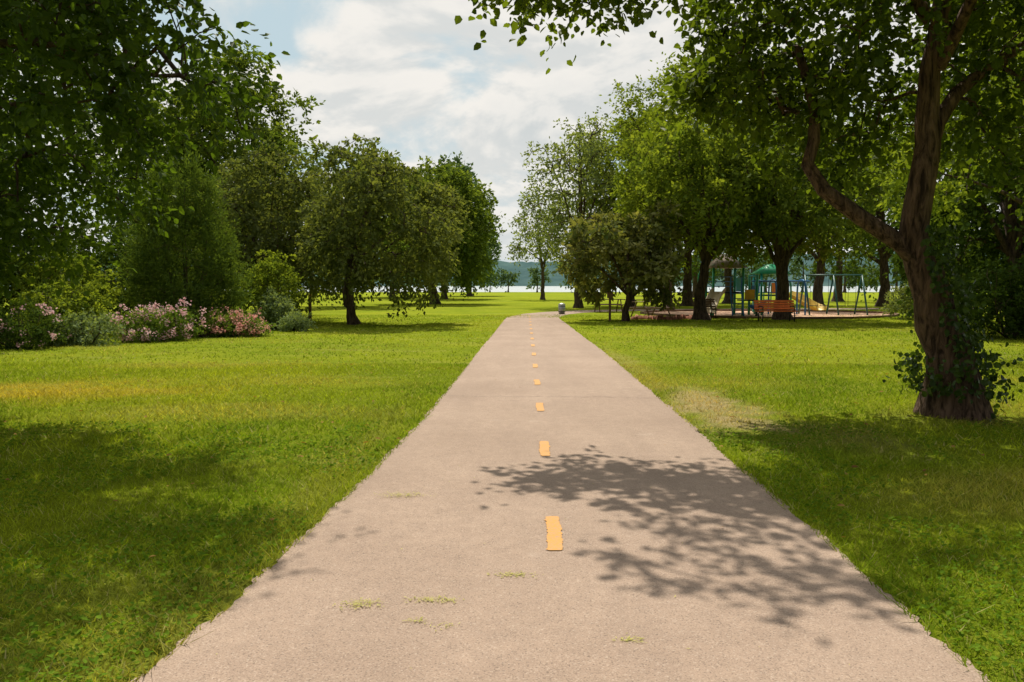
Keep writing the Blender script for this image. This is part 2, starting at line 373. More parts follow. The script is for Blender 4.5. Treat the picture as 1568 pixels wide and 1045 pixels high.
    rnd=np.concatenate([np.zeros(nvb),rr]); mats=[bark,leaf]; mi2=np.concatenate([np.zeros(nb,int),np.ones(len(f),int)])
    if extra_leaf is not None:
        v,f,rr,mm=extra_leaf(r,C); VV.append(v);FF.append(f+off); rnd=np.concatenate([rnd,rr]); mi2=np.concatenate([mi2,np.full(len(f),2)]); mats.append(mm)
    F=np.concatenate(FF); sm=np.zeros(len(F),bool); sm[:nb]=True
    return quads(name,np.concatenate(VV),F,mats,mi=mi2,rnd=rnd,smooth=sm)
def auto_tree(name,x,y,h,cr,cb,tr,leaf,seed,bark=None,lobes=9,nc=22,lean=(0,0),cx=0,th=None,topw=0.75,**kw):
    r=np.random.default_rng(seed+100); bark=bark or M_bark; th=th or max(cb*0.9,h*0.2)
    kw['size']=kw['size']*1.15; kw['nleaf']=int(kw['nleaf']*0.88)
    top=(x+cx+lean[0],y+lean[1],h*0.86)
    trunk=[(x,y,0),(x+r.normal(0,.06)+lean[0]*.15,y,th*0.5),(x+lean[0]*.4+r.normal(0,.12),y,th),(x+cx*.6+lean[0]*.7+r.normal(0,.3),y+r.normal(0,.3),(th+h)*0.52),top]
    T=cm(trunk); limbs=[(trunk,tr,tr*0.12)]; blobs=[]
    cz=(cb+h)/2; hh=(h-cb)/2
    for i in range(lobes):
        a=i*2.4+r.uniform(-.5,.5); u=(i+0.5)/lobes; zz=cb+(h-cb)*(0.16+0.72*u)
        prof=math.sqrt(max(0.05,1-((zz-cz)/hh)**2)); prof=min(1,prof*(1.05 if zz<cz else topw+0.25))
        lr=cr*r.uniform(0.33,0.5); rad=max(0,cr*prof-lr*0.7)*r.uniform(0.7,1.2)
        c=(x+cx+lean[0]*0.7+rad*math.cos(a),y+rad*math.sin(a),zz)
        blobs.append((*c,lr,lr,min(lr,hh*0.42),nc))
        hs=min(zz-0.1,th+(zz-th)*r.uniform(0.0,0.45)) if zz>th else th*0.9
        s=T[np.argmin(np.abs(T[:,2]-hs))]
        mid=(s[0]*.45+c[0]*.55,s[1]*.45+c[1]*.55,(s[2]+c[2])/2+0.12*abs(c[2]-s[2])+0.1)
        limbs.append(([tuple(s),mid,c],tr*0.42,tr*0.08))
    blobs.append((x+cx+lean[0]*.7,y,cz,cr*0.55,cr*0.55,hh*0.8,nc))
    return make_tree(name,limbs,blobs,bark,leaf,seed,**kw)
# leaf materials
ML_near =leafmat('leaf_near',(0.035,0.065,0.010),(0.115,0.165,0.016),0.5,gloss=True)
ML_nearL=leafmat('leaf_near_left',(0.028,0.060,0.010),(0.090,0.150,0.016),0.46,gloss=True)
ML_mid  =leafmat('leaf_mid',(0.055,0.098,0.022),(0.165,0.218,0.045),0.4)
ML_lite =leafmat('leaf_light',(0.080,0.130,0.022),(0.22,0.275,0.042),0.42)
ML_dark =leafmat('leaf_dark',(0.026,0.052,0.014),(0.080,0.125,0.024),0.33)
ML_olive=leafmat('leaf_olive',(0.070,0.098,0.034),(0.175,0.205,0.070),0.36)
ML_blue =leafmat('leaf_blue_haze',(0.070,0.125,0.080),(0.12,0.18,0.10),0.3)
ML_grey =leafmat('leaf_greygreen',(0.12,0.165,0.07),(0.22,0.27,0.11),0.38)
ML_mag  =leafmat('leaf_magnolia',(0.06,0.095,0.026),(0.26,0.26,0.11),0.3)
ML_ivy  =leafmat('ivy_leaf',(0.025,0.05,0.012),(0.07,0.12,0.02),0.25,rough=0.35,gloss=True)
# --- near right tree
limbs=[([(5.45,9.7,0),(5.4,9.7,0.5),(5.22,9.7,1.1),(4.98,9.7,1.85)],0.29,0.19),
       ([(4.98,9.7,1.8),(4.88,9.7,2.2),(4.97,9.7,3.0),(5.0,9.75,3.9),(5.12,9.7,5.1),(5.3,9.5,6.3),(5.2,9.3,7.6)],0.175,0.05),
       ([(4.99,9.7,1.75),(4.7,9.72,2.12),(4.25,9.8,2.4),(3.78,9.8,2.75),(3.62,9.85,3.05),(3.7,9.9,3.7),(3.5,10,4.5)],0.12,0.05),
       ([(5.0,9.7,3.2),(5.4,9.9,3.9),(6.4,10.1,4.6),(7.6,10,5.2)],0.10,0.03),
       ([(5.08,9.7,4.6),(4.2,9.5,5.3),(2.9,9.3,5.5),(1.5,9.2,5.3),(0.6,9.1,4.95)],0.09,0.02),
       ([(5.1,9.7,4.2),(5.0,8.6,5.0),(4.6,7.4,5.6),(4.6,6.0,5.9)],0.08,0.02),
       ([(5.2,9.5,5.8),(6.2,8.2,6.5),(7.0,6.8,6.6),(7.4,5.4,6.4)],0.07,0.02)]
blobs=[(5.6,9.6,6.6,2.6,2.4,1.5,85),(3.6,10.2,4.8,1.4,1.6,1.0,78),(7.4,9.9,5.2,2.0,2.0,1.5,75),(5.6,10.6,4.9,1.6,1.2,0.9,40),
       (4.6,7.3,5.7,1.9,2.2,0.8,70),(2.4,9.3,5.7,1.5,1.2,0.6,42),(0.75,9.1,5.0,1.05,0.8,0.42,27),(1.5,8.3,5.9,1.6,1.2,0.5,26),
       (6.8,7.2,6.2,2.4,2.4,0.9,80),(6.6,10.2,3.7,1.6,1.0,0.7,36),(4.2,10.6,3.7,0.9,0.8,0.6,20),(3.0,10.3,4.2,0.8,0.8,0.5,22),(8.2,8.4,6.2,2.0,2.2,1.0,55),
       (4.9,5.7,6.2,1.5,1.4,0.6,38),(7.3,5.0,6.3,1.8,1.7,0.7,45)]  # unseen crown lobes above the frame, added to shade the near right lawn
def ivy(r,C):
    n=2600; z=r.uniform(0,1,n)**1.2*2.3; T=cm([(5.45,9.7,0),(5.4,9.7,0.5),(5.22,9.7,1.1),(4.98,9.7,1.85),(4.93,9.7,2.3)],0.05)
    x=np.interp(z,T[:,2],T[:,0]); a=r.uniform(0,6.28,n); R=0.24+0.17*np.abs(r.normal(0,1,n))*(1-z/3.2)+0.06
    R=R+np.where((z<0.75)&(z>0.2),0.10*np.abs(np.sin(a*2.5)),0)
    R=np.where(z<0.22,R*0.8,R)
    dirn=np.stack([np.cos(a),np.sin(a),np.zeros(n)],-1); vis=(np.cos(a)>-0.35)|((z<0.75)&(z>0.3))
    vis&=~((z<0.28)&(r.uniform(0,1,n)<0.75))
    pos=np.stack([x,np.full(n,9.7),z],-1)+dirn*R[:,None]
    pos=pos[vis];dirn=dirn[vis];n=len(pos)
    v,f,rr=leaf_geo(pos,r.uniform(0.045,0.10,n),r.normal(0,0.6,(n,3))+[0,0,-0.8]+dirn*0.3,nrm(dirn+r.normal(0,0.5,(n,3))),0.85,True,r.uniform(0,1,n))
    return v,f,rr,ML_ivy
make_tree('maple_tree',limbs,blobs,M_bark2,ML_near,11,nleaf=100,rc=0.52,size=0.105,aspect=0.72,folded=True,ntwig=8,twig=0.008,extra_leaf=ivy,droop=0.4)
# --- near left tree
limbs=[([(-7.6,7.2,0),(-7.5,7.2,1.2),(-7.3,7.3,2.4),(-7.0,7.4,4.2),(-6.8,7.5,6.5),(-6.6,7.4,8.4)],0.3,0.05),
       ([(-7.3,7.3,2.5),(-6.2,7.8,3.6),(-4.8,8.1,4.0),(-3.6,8.2,3.7)],0.1,0.02),
       ([(-7.2,7.3,3.2),(-5.9,6.6,4.6),(-4.2,6.0,5.4),(-3.0,5.6,5.6)],0.1,0.02),
       ([(-7.3,7.3,2.8),(-7.0,9.0,3.6),(-6.4,10.4,3.9)],0.1,0.02),
       ([(-7.2,7.3,3.5),(-8.6,8.6,4.8),(-9.6,9.6,5.5)],0.1,0.02),
       ([(-7.0,7.4,4.4),(-5.4,8.6,6.2),(-3.9,9.2,6.9),(-2.6,9.0,6.8)],0.1,0.02),
       ([(-7.3,7.3,3.0),(-7.2,5.4,4.2),(-6.8,3.8,4.9)],0.1,0.02)]
blobs=[(-6.6,7.4,6.6,2.8,2.6,1.9,85),(-4.0,8.1,3.95,1.25,1.2,0.9,56),(-5.6,9.4,3.6,1.6,1.4,1.5,80),(-3.6,6.0,5.4,1.2,1.8,0.8,50),
       (-7.8,9.6,3.4,1.8,1.4,2.2,95),(-5.2,8.6,5.2,1.5,1.5,1.1,58),(-6.4,4.6,5.2,2.2,2.0,1.0,60),(-5.9,8.9,2.3,0.9,0.9,0.6,24),
       (-4.4,9.8,6.9,1.8,1.9,0.65,75),(-2.45,8.9,6.8,0.75,1.3,0.35,16),(-3.5,8.0,6.7,1.2,1.4,0.45,38),(-6.4,11.2,6.6,2.2,1.6,1.2,65),(-7.6,10.6,4.6,1.8,1.4,1.4,55)]  # includes unseen lobes above the frame, added to shade lawn and path edge
make_tree('linden_tree',limbs,blobs,M_bark,ML_nearL,12,nleaf=95,rc=0.5,size=0.095,aspect=0.66,folded=True,ntwig=8,twig=0.008,droop=0.45)
# --- left background trees
kw=dict(nleaf=90,rc=0.8,size=0.17)
auto_tree('oak_tree',-17,19,10,5.0,0.8,0.3,ML_dark,21,nc=32,**kw)
auto_tree('oak_tree',-19,28,13,5.5,1.2,0.35,ML_dark,22,nc=28,**kw)
auto_tree('oak_tree',-13.5,44,14.2,4.6,2.0,0.35,ML_mid,23,nc=36,lobes=11,nleaf=110,rc=0.85,size=0.22,cx=-1.5)
auto_tree('oak_tree',-21,48,14,6,2.0,0.35,ML_dark,24,nc=26,nleaf=90,rc=1.0,size=0.26)
auto_tree('crabapple_tree',-6.35,32,7.0,3.3,1.0,0.2,ML_olive,25,lobes=13,nc=32,cx=0.9,th=1.3,nleaf=105,rc=0.55,size=0.15,droop=0.95)
auto_tree('crabapple_tree',-11.2,36,7.4,3.6,0.9,0.2,ML_olive,26,lobes=11,nc=34,th=1.3,nleaf=100,rc=0.6,size=0.16,droop=0.8)
auto_tree('linden_tree',-6.4,66,11.8,4.4,1.4,0.35,ML_mid,27,lobes=12,nc=34,nleaf=90,rc=0.9,size=0.28,droop=0.6)
auto_tree('linden_tree',-11.8,58,11.8,4.2,2,0.3,ML_mid,28,nc=26,nleaf=80,rc=0.95,size=0.28)
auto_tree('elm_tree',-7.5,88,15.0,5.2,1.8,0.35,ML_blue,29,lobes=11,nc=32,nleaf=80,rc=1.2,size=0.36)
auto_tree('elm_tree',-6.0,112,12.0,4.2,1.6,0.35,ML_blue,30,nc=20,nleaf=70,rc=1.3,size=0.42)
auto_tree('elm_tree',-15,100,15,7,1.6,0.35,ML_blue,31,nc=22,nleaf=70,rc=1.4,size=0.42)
auto_tree('ash_tree',3.2,84,12.2,3.4,3.0,0.22,ML_grey,32,lobes=9,nc=16,nleaf=42,rc=1.0,size=0.26,twig=0.025)
# --- right row
auto_tree('elm_tree',4.6,55,13.2,4.2,2.4,0.28,ML_grey,41,lobes=12,nc=22,nleaf=60,rc=0.95,size=0.2,twig=0.024)
auto_tree('elm_tree',8.6,58,14.4,4.6,2.0,0.3,ML_lite,42,lobes=12,nc=28,nleaf=78,rc=0.95,size=0.25)
auto_tree('maple_tree',8.6,36.3,9.2,3.4,2.9,0.32,ML_lite,43,lobes=11,nc=32,nleaf=95,rc=0.65,size=0.18,th=2.4)
auto_tree('honey_locust_tree',9.4,48,15.4,4.3,4.4,0.3,ML_lite,44,lobes=12,nc=26,nleaf=70,rc=0.9,size=0.19,th=3)
auto_tree('maple_tree',12.4,36.6,9.4,4.2,3.0,0.34,ML_mid,45,lobes=11,nc=32,nleaf=95,rc=0.7,size=0.19,th=1.6)
auto_tree('oak_tree',13.2,60,15,5,3.2,0.4,ML_mid,46,lobes=10,nc=26,nleaf=85,rc=1.0,size=0.27)
auto_tree('oak_tree',20,52,13,5.0,3.4,0.35,ML_mid,47,lobes=10,nc=26,nleaf=85,rc=0.95,size=0.24,th=2.8)
auto_tree('oak_tree',18.5,68,16,6,3.4,0.4,ML_dark,48,lobes=10,nc=24,nleaf=80,rc=1.1,size=0.3)
auto_tree('oak_tree',27,58,14,6.5,2.6,0.4,ML_dark,49,lobes=10,nc=22,nleaf=80,rc=1.1,size=0.3)
auto_tree('magnolia_tree',5.0,35,4.9,2.6,0.9,0.15,ML_mag,50,lobes=11,nc=24,nleaf=75,rc=0.42,size=0.22,aspect=0.5,th=0.9)
auto_tree('oak_tree',16.5,26,10.5,4.2,0.7,0.3,ML_dark,51,lobes=11,nc=32,nleaf=95,rc=0.8,size=0.18)
auto_tree('oak_tree',21.5,33,12,5,0.7,0.3,ML_dark,52,lobes=11,nc=28,nleaf=90,rc=0.9,size=0.22)
auto_tree('oak_tree',12.5,17.5,8.5,3.6,2.6,0.22,ML_lite,53,lobes=10,nc=26,nleaf=90,rc=0.6,size=0.12)
def mass(name,items,leaf,seed,size,rc,nleaf=60,lowz=0.5):
    r=np.random.default_rng(seed); limbs=[];blobs=[]
    for (x,y,wd,h,nc) in items:
        limbs.append(([(x,y,0),(x+.1,y,h*.35),(x,y,h*.7)],h*0.03,h*0.008))
        blobs.append((x,y,h*0.58,wd,wd*0.8,h*0.42,nc))
        blobs.append((x+r.uniform(-.6,.6)*wd,y,h*0.4,wd*.7,wd*0.6,h*0.3,nc//2))
    make_tree(name,limbs,blobs,M_bark,leaf,seed,nleaf=nleaf,rc=rc,size=size,zmin=lowz)
r=np.random.default_rng(77)
rowx=[x for x in range(-96,130,6) if not -10<x<8]
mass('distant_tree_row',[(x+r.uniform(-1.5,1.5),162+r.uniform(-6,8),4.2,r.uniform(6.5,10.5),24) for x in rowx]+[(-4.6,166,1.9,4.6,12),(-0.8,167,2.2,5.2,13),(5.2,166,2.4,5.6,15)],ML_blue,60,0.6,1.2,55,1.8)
mass('background_woods',[(x+r.uniform(-2,2),y+r.uniform(-4,4),5.5,h,40) for x,y,h in [(-30,40,13),(-38,50,14),(-28,62,15),(-36,75,15),(-26,85,14),(-48,70,15),(38,60,14),(30,78,14),(42,82,15),(52,66,15),(33,46,13),(46,48,14),(24,96,12),(64,84,14),(-24,30,11),(-30,24,12),(27,24,11),(33,32,12)]],ML_dark,61,0.42,1.3)
mass('undergrowth_thicket',[(x,y,2.6,h,36) for x,y,h in [(-16.5,24,3.6),(-14.5,30,3.8),(-19,33,4),(-17,39,4),(-23,27,4),(-22,38,4),(-13.5,34,3),(-15,50,4),(-20,21.5,3.6),(-26,22,4),(16.8,30,4),(20,29,4),(23,27,4.5),(17,22.5,4),(20,21,4),(27,36,4),(24,40,4)]],ML_dark,62,0.2,0.6,70,0.2)
# ------------------------------------------------------------------ shrubs
def shrub(name,x,y,wd,dp,h,leaf,seed,nc=60,size=0.07,rc=0.3,nleaf=90,flower=None,fn=0,lumps=5,**kw):
    r=np.random.default_rng(seed+500); blobs=[]; limbs=[]
    for i in range(lumps):
        bx=x+r.uniform(-.55,.55)*wd; by=y+r.uniform(-.5,.5)*dp; hh=h*r.uniform(0.65,1.0)
        blobs.append((bx,by,hh*0.5,wd*0.5,dp*0.5,hh*0.46,nc//lumps+1))
        limbs.append(([(x+r.uniform(-.1,.1),y,0.02),(bx,by,hh*0.4),(bx,by,hh*.75)],0.025,0.01))
    ex=None
    if flower:
        def ex(r,C):
            k=C[r.integers(0,len(C),fn)]; cen=np.array([x,y+.3,h*0.3]); o=nrm(k-cen+r.normal(0,.3,k.shape)*0.3)
            hp=k+o*rc*1.0; m=12
            hp[:,2]=np.clip(hp[:,2],0.12,None)
            pos=(hp[:,None,:]+r.normal(0,0.05,(fn,m,3))).reshape(-1,3); n=len(pos)
            v,f,rr=leaf_geo(pos,r.uniform(0.04,0.075,n),r.normal(0,1,(n,3)),nrm(r.normal(0,.6,(n,3))+[0,-.3,.7]),0.9,False,r.uniform(0,1,n))
            return v,f,rr,flower
    return make_tree(name,limbs,blobs,M_bark,leaf,seed,nleaf=nleaf,rc=rc,size=size,extra_leaf=ex,twig=0.005,rmin=0.5,zmin=0.08,**kw)
M_pink=leafmat('pink_petals',(0.66,0.36,0.40),(0.86,0.64,0.66),0.35,(1.1,1.0,1.0))
M_rose=leafmat('rose_petals',(0.68,0.30,0.27),(0.84,0.52,0.45),0.35,(1.1,1.0,1.0))
ML_feather=leafmat('leaf_feathery',(0.06,0.10,0.022),(0.13,0.19,0.04),0.3)
ML_shrub=leafmat('leaf_shrub',(0.07,0.13,0.03),(0.18,0.26,0.05),0.35)
ML_silver=leafmat('leaf_silver',(0.13,0.19,0.09),(0.27,0.34,0.17),0.3)
limbs=[([(-10.8+dx*0.2,26.5+dy*0.2,0),(-10.8+dx*.7,26.5+dy*.7,2.4),(-10.8+dx,26.5+dy,4.6)],0.05,0.01) for dx,dy in [(0,0),(.8,.2),(-.9,0),(.3,-.7),(-.4,.7)]]
blobs=[(-10.8,26.5,2.3,1.7,1.5,2.1,190),(-10.9,26.5,4.0,1.2,1.0,1.5,110),(-11.9,26.7,1.9,1.0,1.0,1.7,60),(-9.7,26.4,1.6,.9,.9,1.4,60)]
make_tree('tamarisk_shrub',limbs,blobs,M_bark,ML_feather,70,nleaf=150,rc=0.5,size=0.14,aspect=0.26,droop=-0.5,flat=1.2,up=0.1,twig=0.005,rmin=0.5)
shrub('viburnum_shrub',-9.5,30,1.6,1.5,3.2,ML_lite,71,nc=150,size=0.11,rc=0.35)
shrub('viburnum_shrub',-8.6,28.6,1.0,1.0,1.5,ML_silver,72,nc=80,size=0.1)
shrub('viburnum_shrub',-13.6,24.5,2.4,1.6,3.6,ML_lite,73,nc=210,size=0.12,rc=0.4)
shrub('viburnum_shrub',-12.9,21.8,1.6,1.2,1.9,ML_lite,74,nc=120,size=0.1)
shrub('viburnum_shrub',-15.8,20.5,2.4,1.6,2.8,ML_mid,75,nc=170,size=0.12,rc=0.4)
shrub('flowering_rose_shrub',-10.1,22.5,1.3,0.9,1.05,ML_shrub,76,nc=120,size=0.07,flower=M_pink,fn=165)
shrub('flowering_rose_shrub',-8.7,25.0,1.5,1.0,0.8,ML_shrub,77,nc=120,size=0.07,flower=M_rose,fn=140)
shrub('flowering_rose_shrub',-12.6,20.2,1.5,1.0,1.3,ML_dark,78,nc=110,size=0.07,flower=M_pink,fn=45)
shrub('garden_shrub',-9.4,24.2,0.9,0.8,0.95,ML_mid,79,nc=60,size=0.08)
shrub('garden_shrub',-11.3,21.4,0.9,0.8,1.0,ML_silver,80,nc=60,size=0.08)
shrub('garden_shrub',-7.6,27.6,0.7,0.7,0.7,ML_silver,81,nc=45,size=0.08)
shrub('hedge_shrub',15.0,24,2.6,1.6,3.0,ML_dark,82,nc=180,size=0.12,rc=0.4)
shrub('hedge_shrub',19.5,37,2.2,1.6,2.4,ML_grey,83,nc=110,size=0.12,rc=0.4)
# ------------------------------------------------------------------ built objects
def empty(name,loc):
    e=bpy.data.objects.new(name,None); e.location=loc; e.empty_display_size=0.3; S.collection.objects.link(e); return e
def part_box(name,par,loc,size,mat,rot=0.0,rx=0.0,bev=0.012):
    me=bpy.data.meshes.new(name); bm=bmesh.new(); bmesh.ops.create_cube(bm,size=1)
    for v in bm.verts: v.co=Vector((v.co.x*size[0],v.co.y*size[1],v.co.z*size[2]))
    if bev: bmesh.ops.bevel(bm,geom=bm.edges[:],offset=min(bev,min(size)*0.3),segments=2,affect='EDGES')
    bm.to_mesh(me); bm.free(); me.materials.append(mat)
    o=bpy.data.objects.new(name,me); o.location=loc; o.rotation_euler=(rx,0,rot); o.parent=par; S.collection.objects.link(o); return o
def part_tube(name,par,pts,r,mat,sides=10,smooth=True):
    P=np.array(pts,float)
    if len(P)>2: P=cm(P,0.12)
    R=np.full(len(P),r) if np.isscalar(r) else np.interp(np.linspace(0,1,len(P)),np.linspace(0,1,len(r)),r)
    P=np.vstack([P[0],P,P[-1]]); R=np.concatenate([[1e-4],R,[1e-4]])
    V,F=tube_fix(P,R,sides)
    return quads(name,V,F,[mat],smooth=smooth,parent=par)
def tube_fix(P,R,sides):
    n=len(P); T=np.zeros_like(P); core=np.gradient(P[1:-1],axis=0) if n>3 else np.repeat((P[-1]-P[0])[None],n-2,0)
    T[1:-1]=core; T[0]=T[1]; T[-1]=T[-2]; T=nrm(T)
    ref=np.array([1,0,0.]) if abs(T[0][0])<0.8 else np.array([0,1,0.]); u=nrm(np.cross(T[0],ref)); V=[]; ang=np.arange(sides)*2*np.pi/sides
    for i in range(n):
        u=nrm(u-T[i]*np.dot(u,T[i])); v=np.cross(T[i],u); V.append(P[i]+(np.cos(ang)*R[i])[:,None]*u+(np.sin(ang)*R[i])[:,None]*v)
    V=np.concatenate(V); i=np.arange(n-1)[:,None]*sides; j=np.arange(sides)[None]; j2=(j+1)%sides
    return V,np.stack([i+j,i+j2,i+sides+j2,i+sides+j],-1).reshape(-1,4)
M_green=simple('green_powdercoat',(0.02,0.30,0.14),0.4,var=0.1,bump=0.0)
M_dgreen=simple('dark_green_powdercoat',(0.02,0.11,0.10),0.4,var=0.1,bump=0.0)
M_blue=simple('blue_powdercoat',(0.02,0.16,0.42),0.4,var=0.1,bump=0.0)
M_teal=simple('teal_plastic',(0.03,0.36,0.42),0.4,var=0.1,bump=0.0)
M_tan=simple('tan_plastic',(0.68,0.54,0.33),0.45,var=0.1,bump=0.0)
M_roof=simple('brown_roof_plastic',(0.36,0.27,0.21),0.5)
M_yel=simple('yellow_plastic',(0.72,0.48,0.05),0.4,var=0.1)
M_org=simple('orange_plastic',(0.75,0.24,0.04),0.4,var=0.1)
M_redw=simple('red_stained_wood',(0.85,0.20,0.045),0.6,scale=5)
M_wood=simple('brown_wood',(0.18,0.10,0.06),0.7,scale=5)
M_metal=simple('galvanised_metal',(0.38,0.40,0.40),0.45,0.6)
M_dark=simple('dark_metal',(0.03,0.03,0.032),0.5,0.3)
M_mulch=simple('wood_mulch',(0.60,0.37,0.25),0.95,var=0.25,scale=6,bump=1.0)
M_stone=simple('red_edging_stone',(0.36,0.15,0.09),0.9,var=0.4,scale=7,bump=0.6)
V=[];F=[];N=60; rim=[]
r=np.random.default_rng(4)
for i in range(N):
    a=i/N*2*math.pi; k=1+0.04*math.sin(3*a)+r.normal(0,0.008)
    for q in (0,1): V.append((13.8+(6.6*k*q)*math.cos(a),42.8+(5.6*k*q)*math.sin(a),0.010+0.03*(1-q)))
    rim.append((13.8+6.62*k*math.cos(a),42.8+5.62*k*math.sin(a)))
for i in range(N): j=(i+1)%N; F.append((2*i,2*i+1,2*j+1,2*j))
bed=quads('playground_mulch_bed',V,F,[M_mulch])
for i in range(N):
    a,b2=rim[i],rim[(i+1)%N]; part_box('border_timber',bed,((a[0]+b2[0])/2,(a[1]+b2[1])/2,.05),(math.dist(a,b2)*.97,.12,.12),M_wood,rot=math.atan2(b2[1]-a[1],b2[0]-a[0]),bev=0)
def pyramid_roof(e,cx,cy,z,s,h,mat):
    V=[(cx-s,cy-s,z),(cx+s,cy-s,z),(cx+s,cy+s,z),(cx-s,cy+s,z),(cx-.12,cy-.12,z+h),(cx+.12,cy-.12,z+h),(cx+.12,cy+.12,z+h),(cx-.12,cy+.12,z+h)]
    quads('roof',V,[(0,1,5,4),(1,2,6,5),(2,3,7,6),(3,0,4,7),(4,5,6,7),(3,2,1,0)],[mat],parent=e)
def slide(e,path,mat):
    pts=cm(path,0.15); V=[]
    for i,p in enumerate(pts):
        for (dx,dz) in [(-.30,.22),(-.26,0),(.26,0),(.30,.22),(.33,.22),(.29,-.03),(-.29,-.03),(-.33,.22)]: V.append((p[0]+dx,p[1],p[2]+dz))
    F=[(i*8+k,i*8+(k+1)%8,(i+1)*8+(k+1)%8,(i+1)*8+k) for i in range(len(pts)-1) for k in range(8)]
    quads('slide_chute',V,F,[mat],parent=e)
# play structure
e=empty('play_structure',(10.9,41,0))
for i,(x,y) in enumerate([(-.75,-.75),(.75,-.75),(-.75,.75),(.75,.75)]): part_tube(f'post_{i+1}',e,[(x,y,0),(x,y,2.6)],0.065,M_green)
part_box('deck',e,(0,0,1.2),(1.42,1.42,0.08),M_dark)
pyramid_roof(e,0,0,2.45,.95,.7,M_roof)
for z in (1.5,1.75,2.0): part_tube('rail_back',e,[(-.75,.75,z),(.75,.75,z)],0.022,M_blue)
part_box('side_panel',e,(.80,0,1.6),(0.05,1.2,0.7),M_teal)
for q in range(5): part_tube('ladder_rung',e,[(.1,-.80-0.12*(4-q),.25*q+.15),(.65,-.80-0.12*(4-q),.25*q+.15)],0.022,M_blue)
for x in (.1,.65): part_tube('ladder_rail',e,[(x,-1.35,0),(x,-.86,1.25),(x,-.86,2.0)],0.035,M_blue)
slide(e,[(-.45,-.8,1.25),(-.75,-1.3,1.05),(-1.15,-2.0,.55),(-1.35,-2.5,.28),(-1.45,-3.0,.25)],M_tan)
part_tube('slide_support',e,[(-1.2,-2.1,0),(-1.2,-2.1,.5)],0.04,M_green)
part_tube('tower_pole',e,[(-1.25,.3,0),(-1.25,.3,2.1),(-.9,.3,2.4),(-.7,.3,2.4)],0.035,M_green)
for i,(x,y) in enumerate([(1.5,-.6),(1.5,.7)]): part_tube(f'lower_post_{i+1}',e,[(x,y,0),(x,y,2.1)],0.065,M_green)
part_box('lower_deck',e,(1.15,0.05,0.8),(.62,1.2,0.07),M_dark); part_box('activity_panel',e,(1.60,.05,1.25),(.05,1.0,.6),M_blue)
part_box('front_panel',e,(1.12,-.66,1.1),(.5,.04,.5),M_yel)
part_tube('overhead_bar',e,[(1.5,-.6,2.05),(1.5,.7,2.05)],.04,M_teal)
# second tower further back
e=empty('play_structure',(14.6,45.2,0))
for i,(x,y) in enumerate([(-.7,-.7),(.7,-.7),(-.7,.7),(.7,.7)]): part_tube(f'post_{i+1}',e,[(x,y,0),(x,y,2.3)],0.065,M_teal)
part_box('deck',e,(0,0,1.0),(1.32,1.32,0.08),M_dark); pyramid_roof(e,0,0,2.2,.9,.55,M_green)
part_box('front_panel',e,(.25,-.74,1.4),(.8,.05,.6),M_org); part_box('side_panel',e,(-.76,0,1.4),(.05,1.1,.6),M_blue)
slide(e,[(.75,-.3,1.05),(1.3,-.7,.85),(1.8,-1.2,.45),(2.1,-1.7,.25),(2.2,-2.1,.22)],M_yel)
for z in (.25,.5,.75): part_tube('climber_rung',e,[(-.6,-.85,z),(-.2,-.85,z)],0.022,M_green)
for x in (-.6,-.2): part_tube('climber_rail',e,[(x,-.85,0),(x,-.85,1.6)],0.03,M_green)
# climbing arches
e=empty('climbing_frame',(13.9,41.5,0))
for i in range(4):
    x=-1.1+0.75*i; part_tube(f'arch_{i+1}',e,[(x,-.6,0),(x,-.58,1.4),(x,-.3,1.8),(x,.3,1.8),(x,.58,1.4),(x,.6,0)],0.045,M_blue if i%2 else M_green)
for y in (-.45,.45): part_tube('ladder_beam',e,[(-1.3,y,1.78),(1.4,y,1.78)],0.04,M_blue)
for i in range(8): part_tube('rung',e,[(-1.1+.32*i,-.45,1.78),(-1.1+.32*i,.45,1.78)],0.018,M_yel)
for z in (.4,.8,1.2): part_tube('side_rung',e,[(-1.1,-.6,z),(-.35,-.6,z)],0.02,M_blue)
# swing set
e=empty('swing_set',(16.9,42,0))
part_tube('top_beam',e,[(-1.5,0,2.1),(1.5,0,2.1)],0.045,M_dgreen)
for x in (-1.5,0,1.5):
    for s in (-1,1): part_tube('leg',e,[(x,s*.8,0),(x,0,2.1)],0.045,M_dgreen)
for x in (-1.0,-.45,.45,1.0):
    for d2 in (-.2,.2): part_tube('chain',e,[(x+d2,0,2.1),(x+d2,.0,.5)],0.010,M_dark,6)
    part_box('seat',e,(x,0,.49),(.44,.18,.03),M_dark)
e=empty('spring_rider',(12.3,40,0))
hel=[(.09*math.cos(a),.09*math.sin(a),a*0.012+.02) for a in np.arange(0,31,.6)]
part_tube('spring',e,hel,0.015,M_dark,6)
part_tube('body',e,[(-.42,0,.55),(-.2,0,.48),(.15,0,.50),(.35,0,.72),(.5,0,.82)],[.05,.15,.16,.12,.06],M_blue,12)
part_tube('handle',e,[(.2,-.2,.75),(.2,.2,.75)],0.02,M_yel)
def bench(x,y,w_,mat,rot=0):
    e=empty('park_bench',(x,y,0)); e.rotation_euler=(0,0,rot)
    for i in range(4): part_box(f'seat_slat_{i+1}',e,(0,-.19+.125*i,.45),(w_,.105,.035),mat)
    for i in range(4): part_box(f'backrest_slat_{i+1}',e,(0,.27+.03*i,.56+.105*i),(w_,.03,.09),mat,rx=-.25)
    for s in (-1,1):
        X=s*(w_/2-.2)
        part_tube('leg_frame',e,[(X,-.22,0),(X,-.2,.41),(X,.22,.41),(X,.40,.95)],0.025,M_dark)
        part_tube('rear_leg',e,[(X,.22,.41),(X,.3,0)],0.025,M_dark)
        part_tube('arm_rest',e,[(X,-.2,.42),(X,-.22,.64),(X,.27,.66)],0.02,M_dark)
    return e
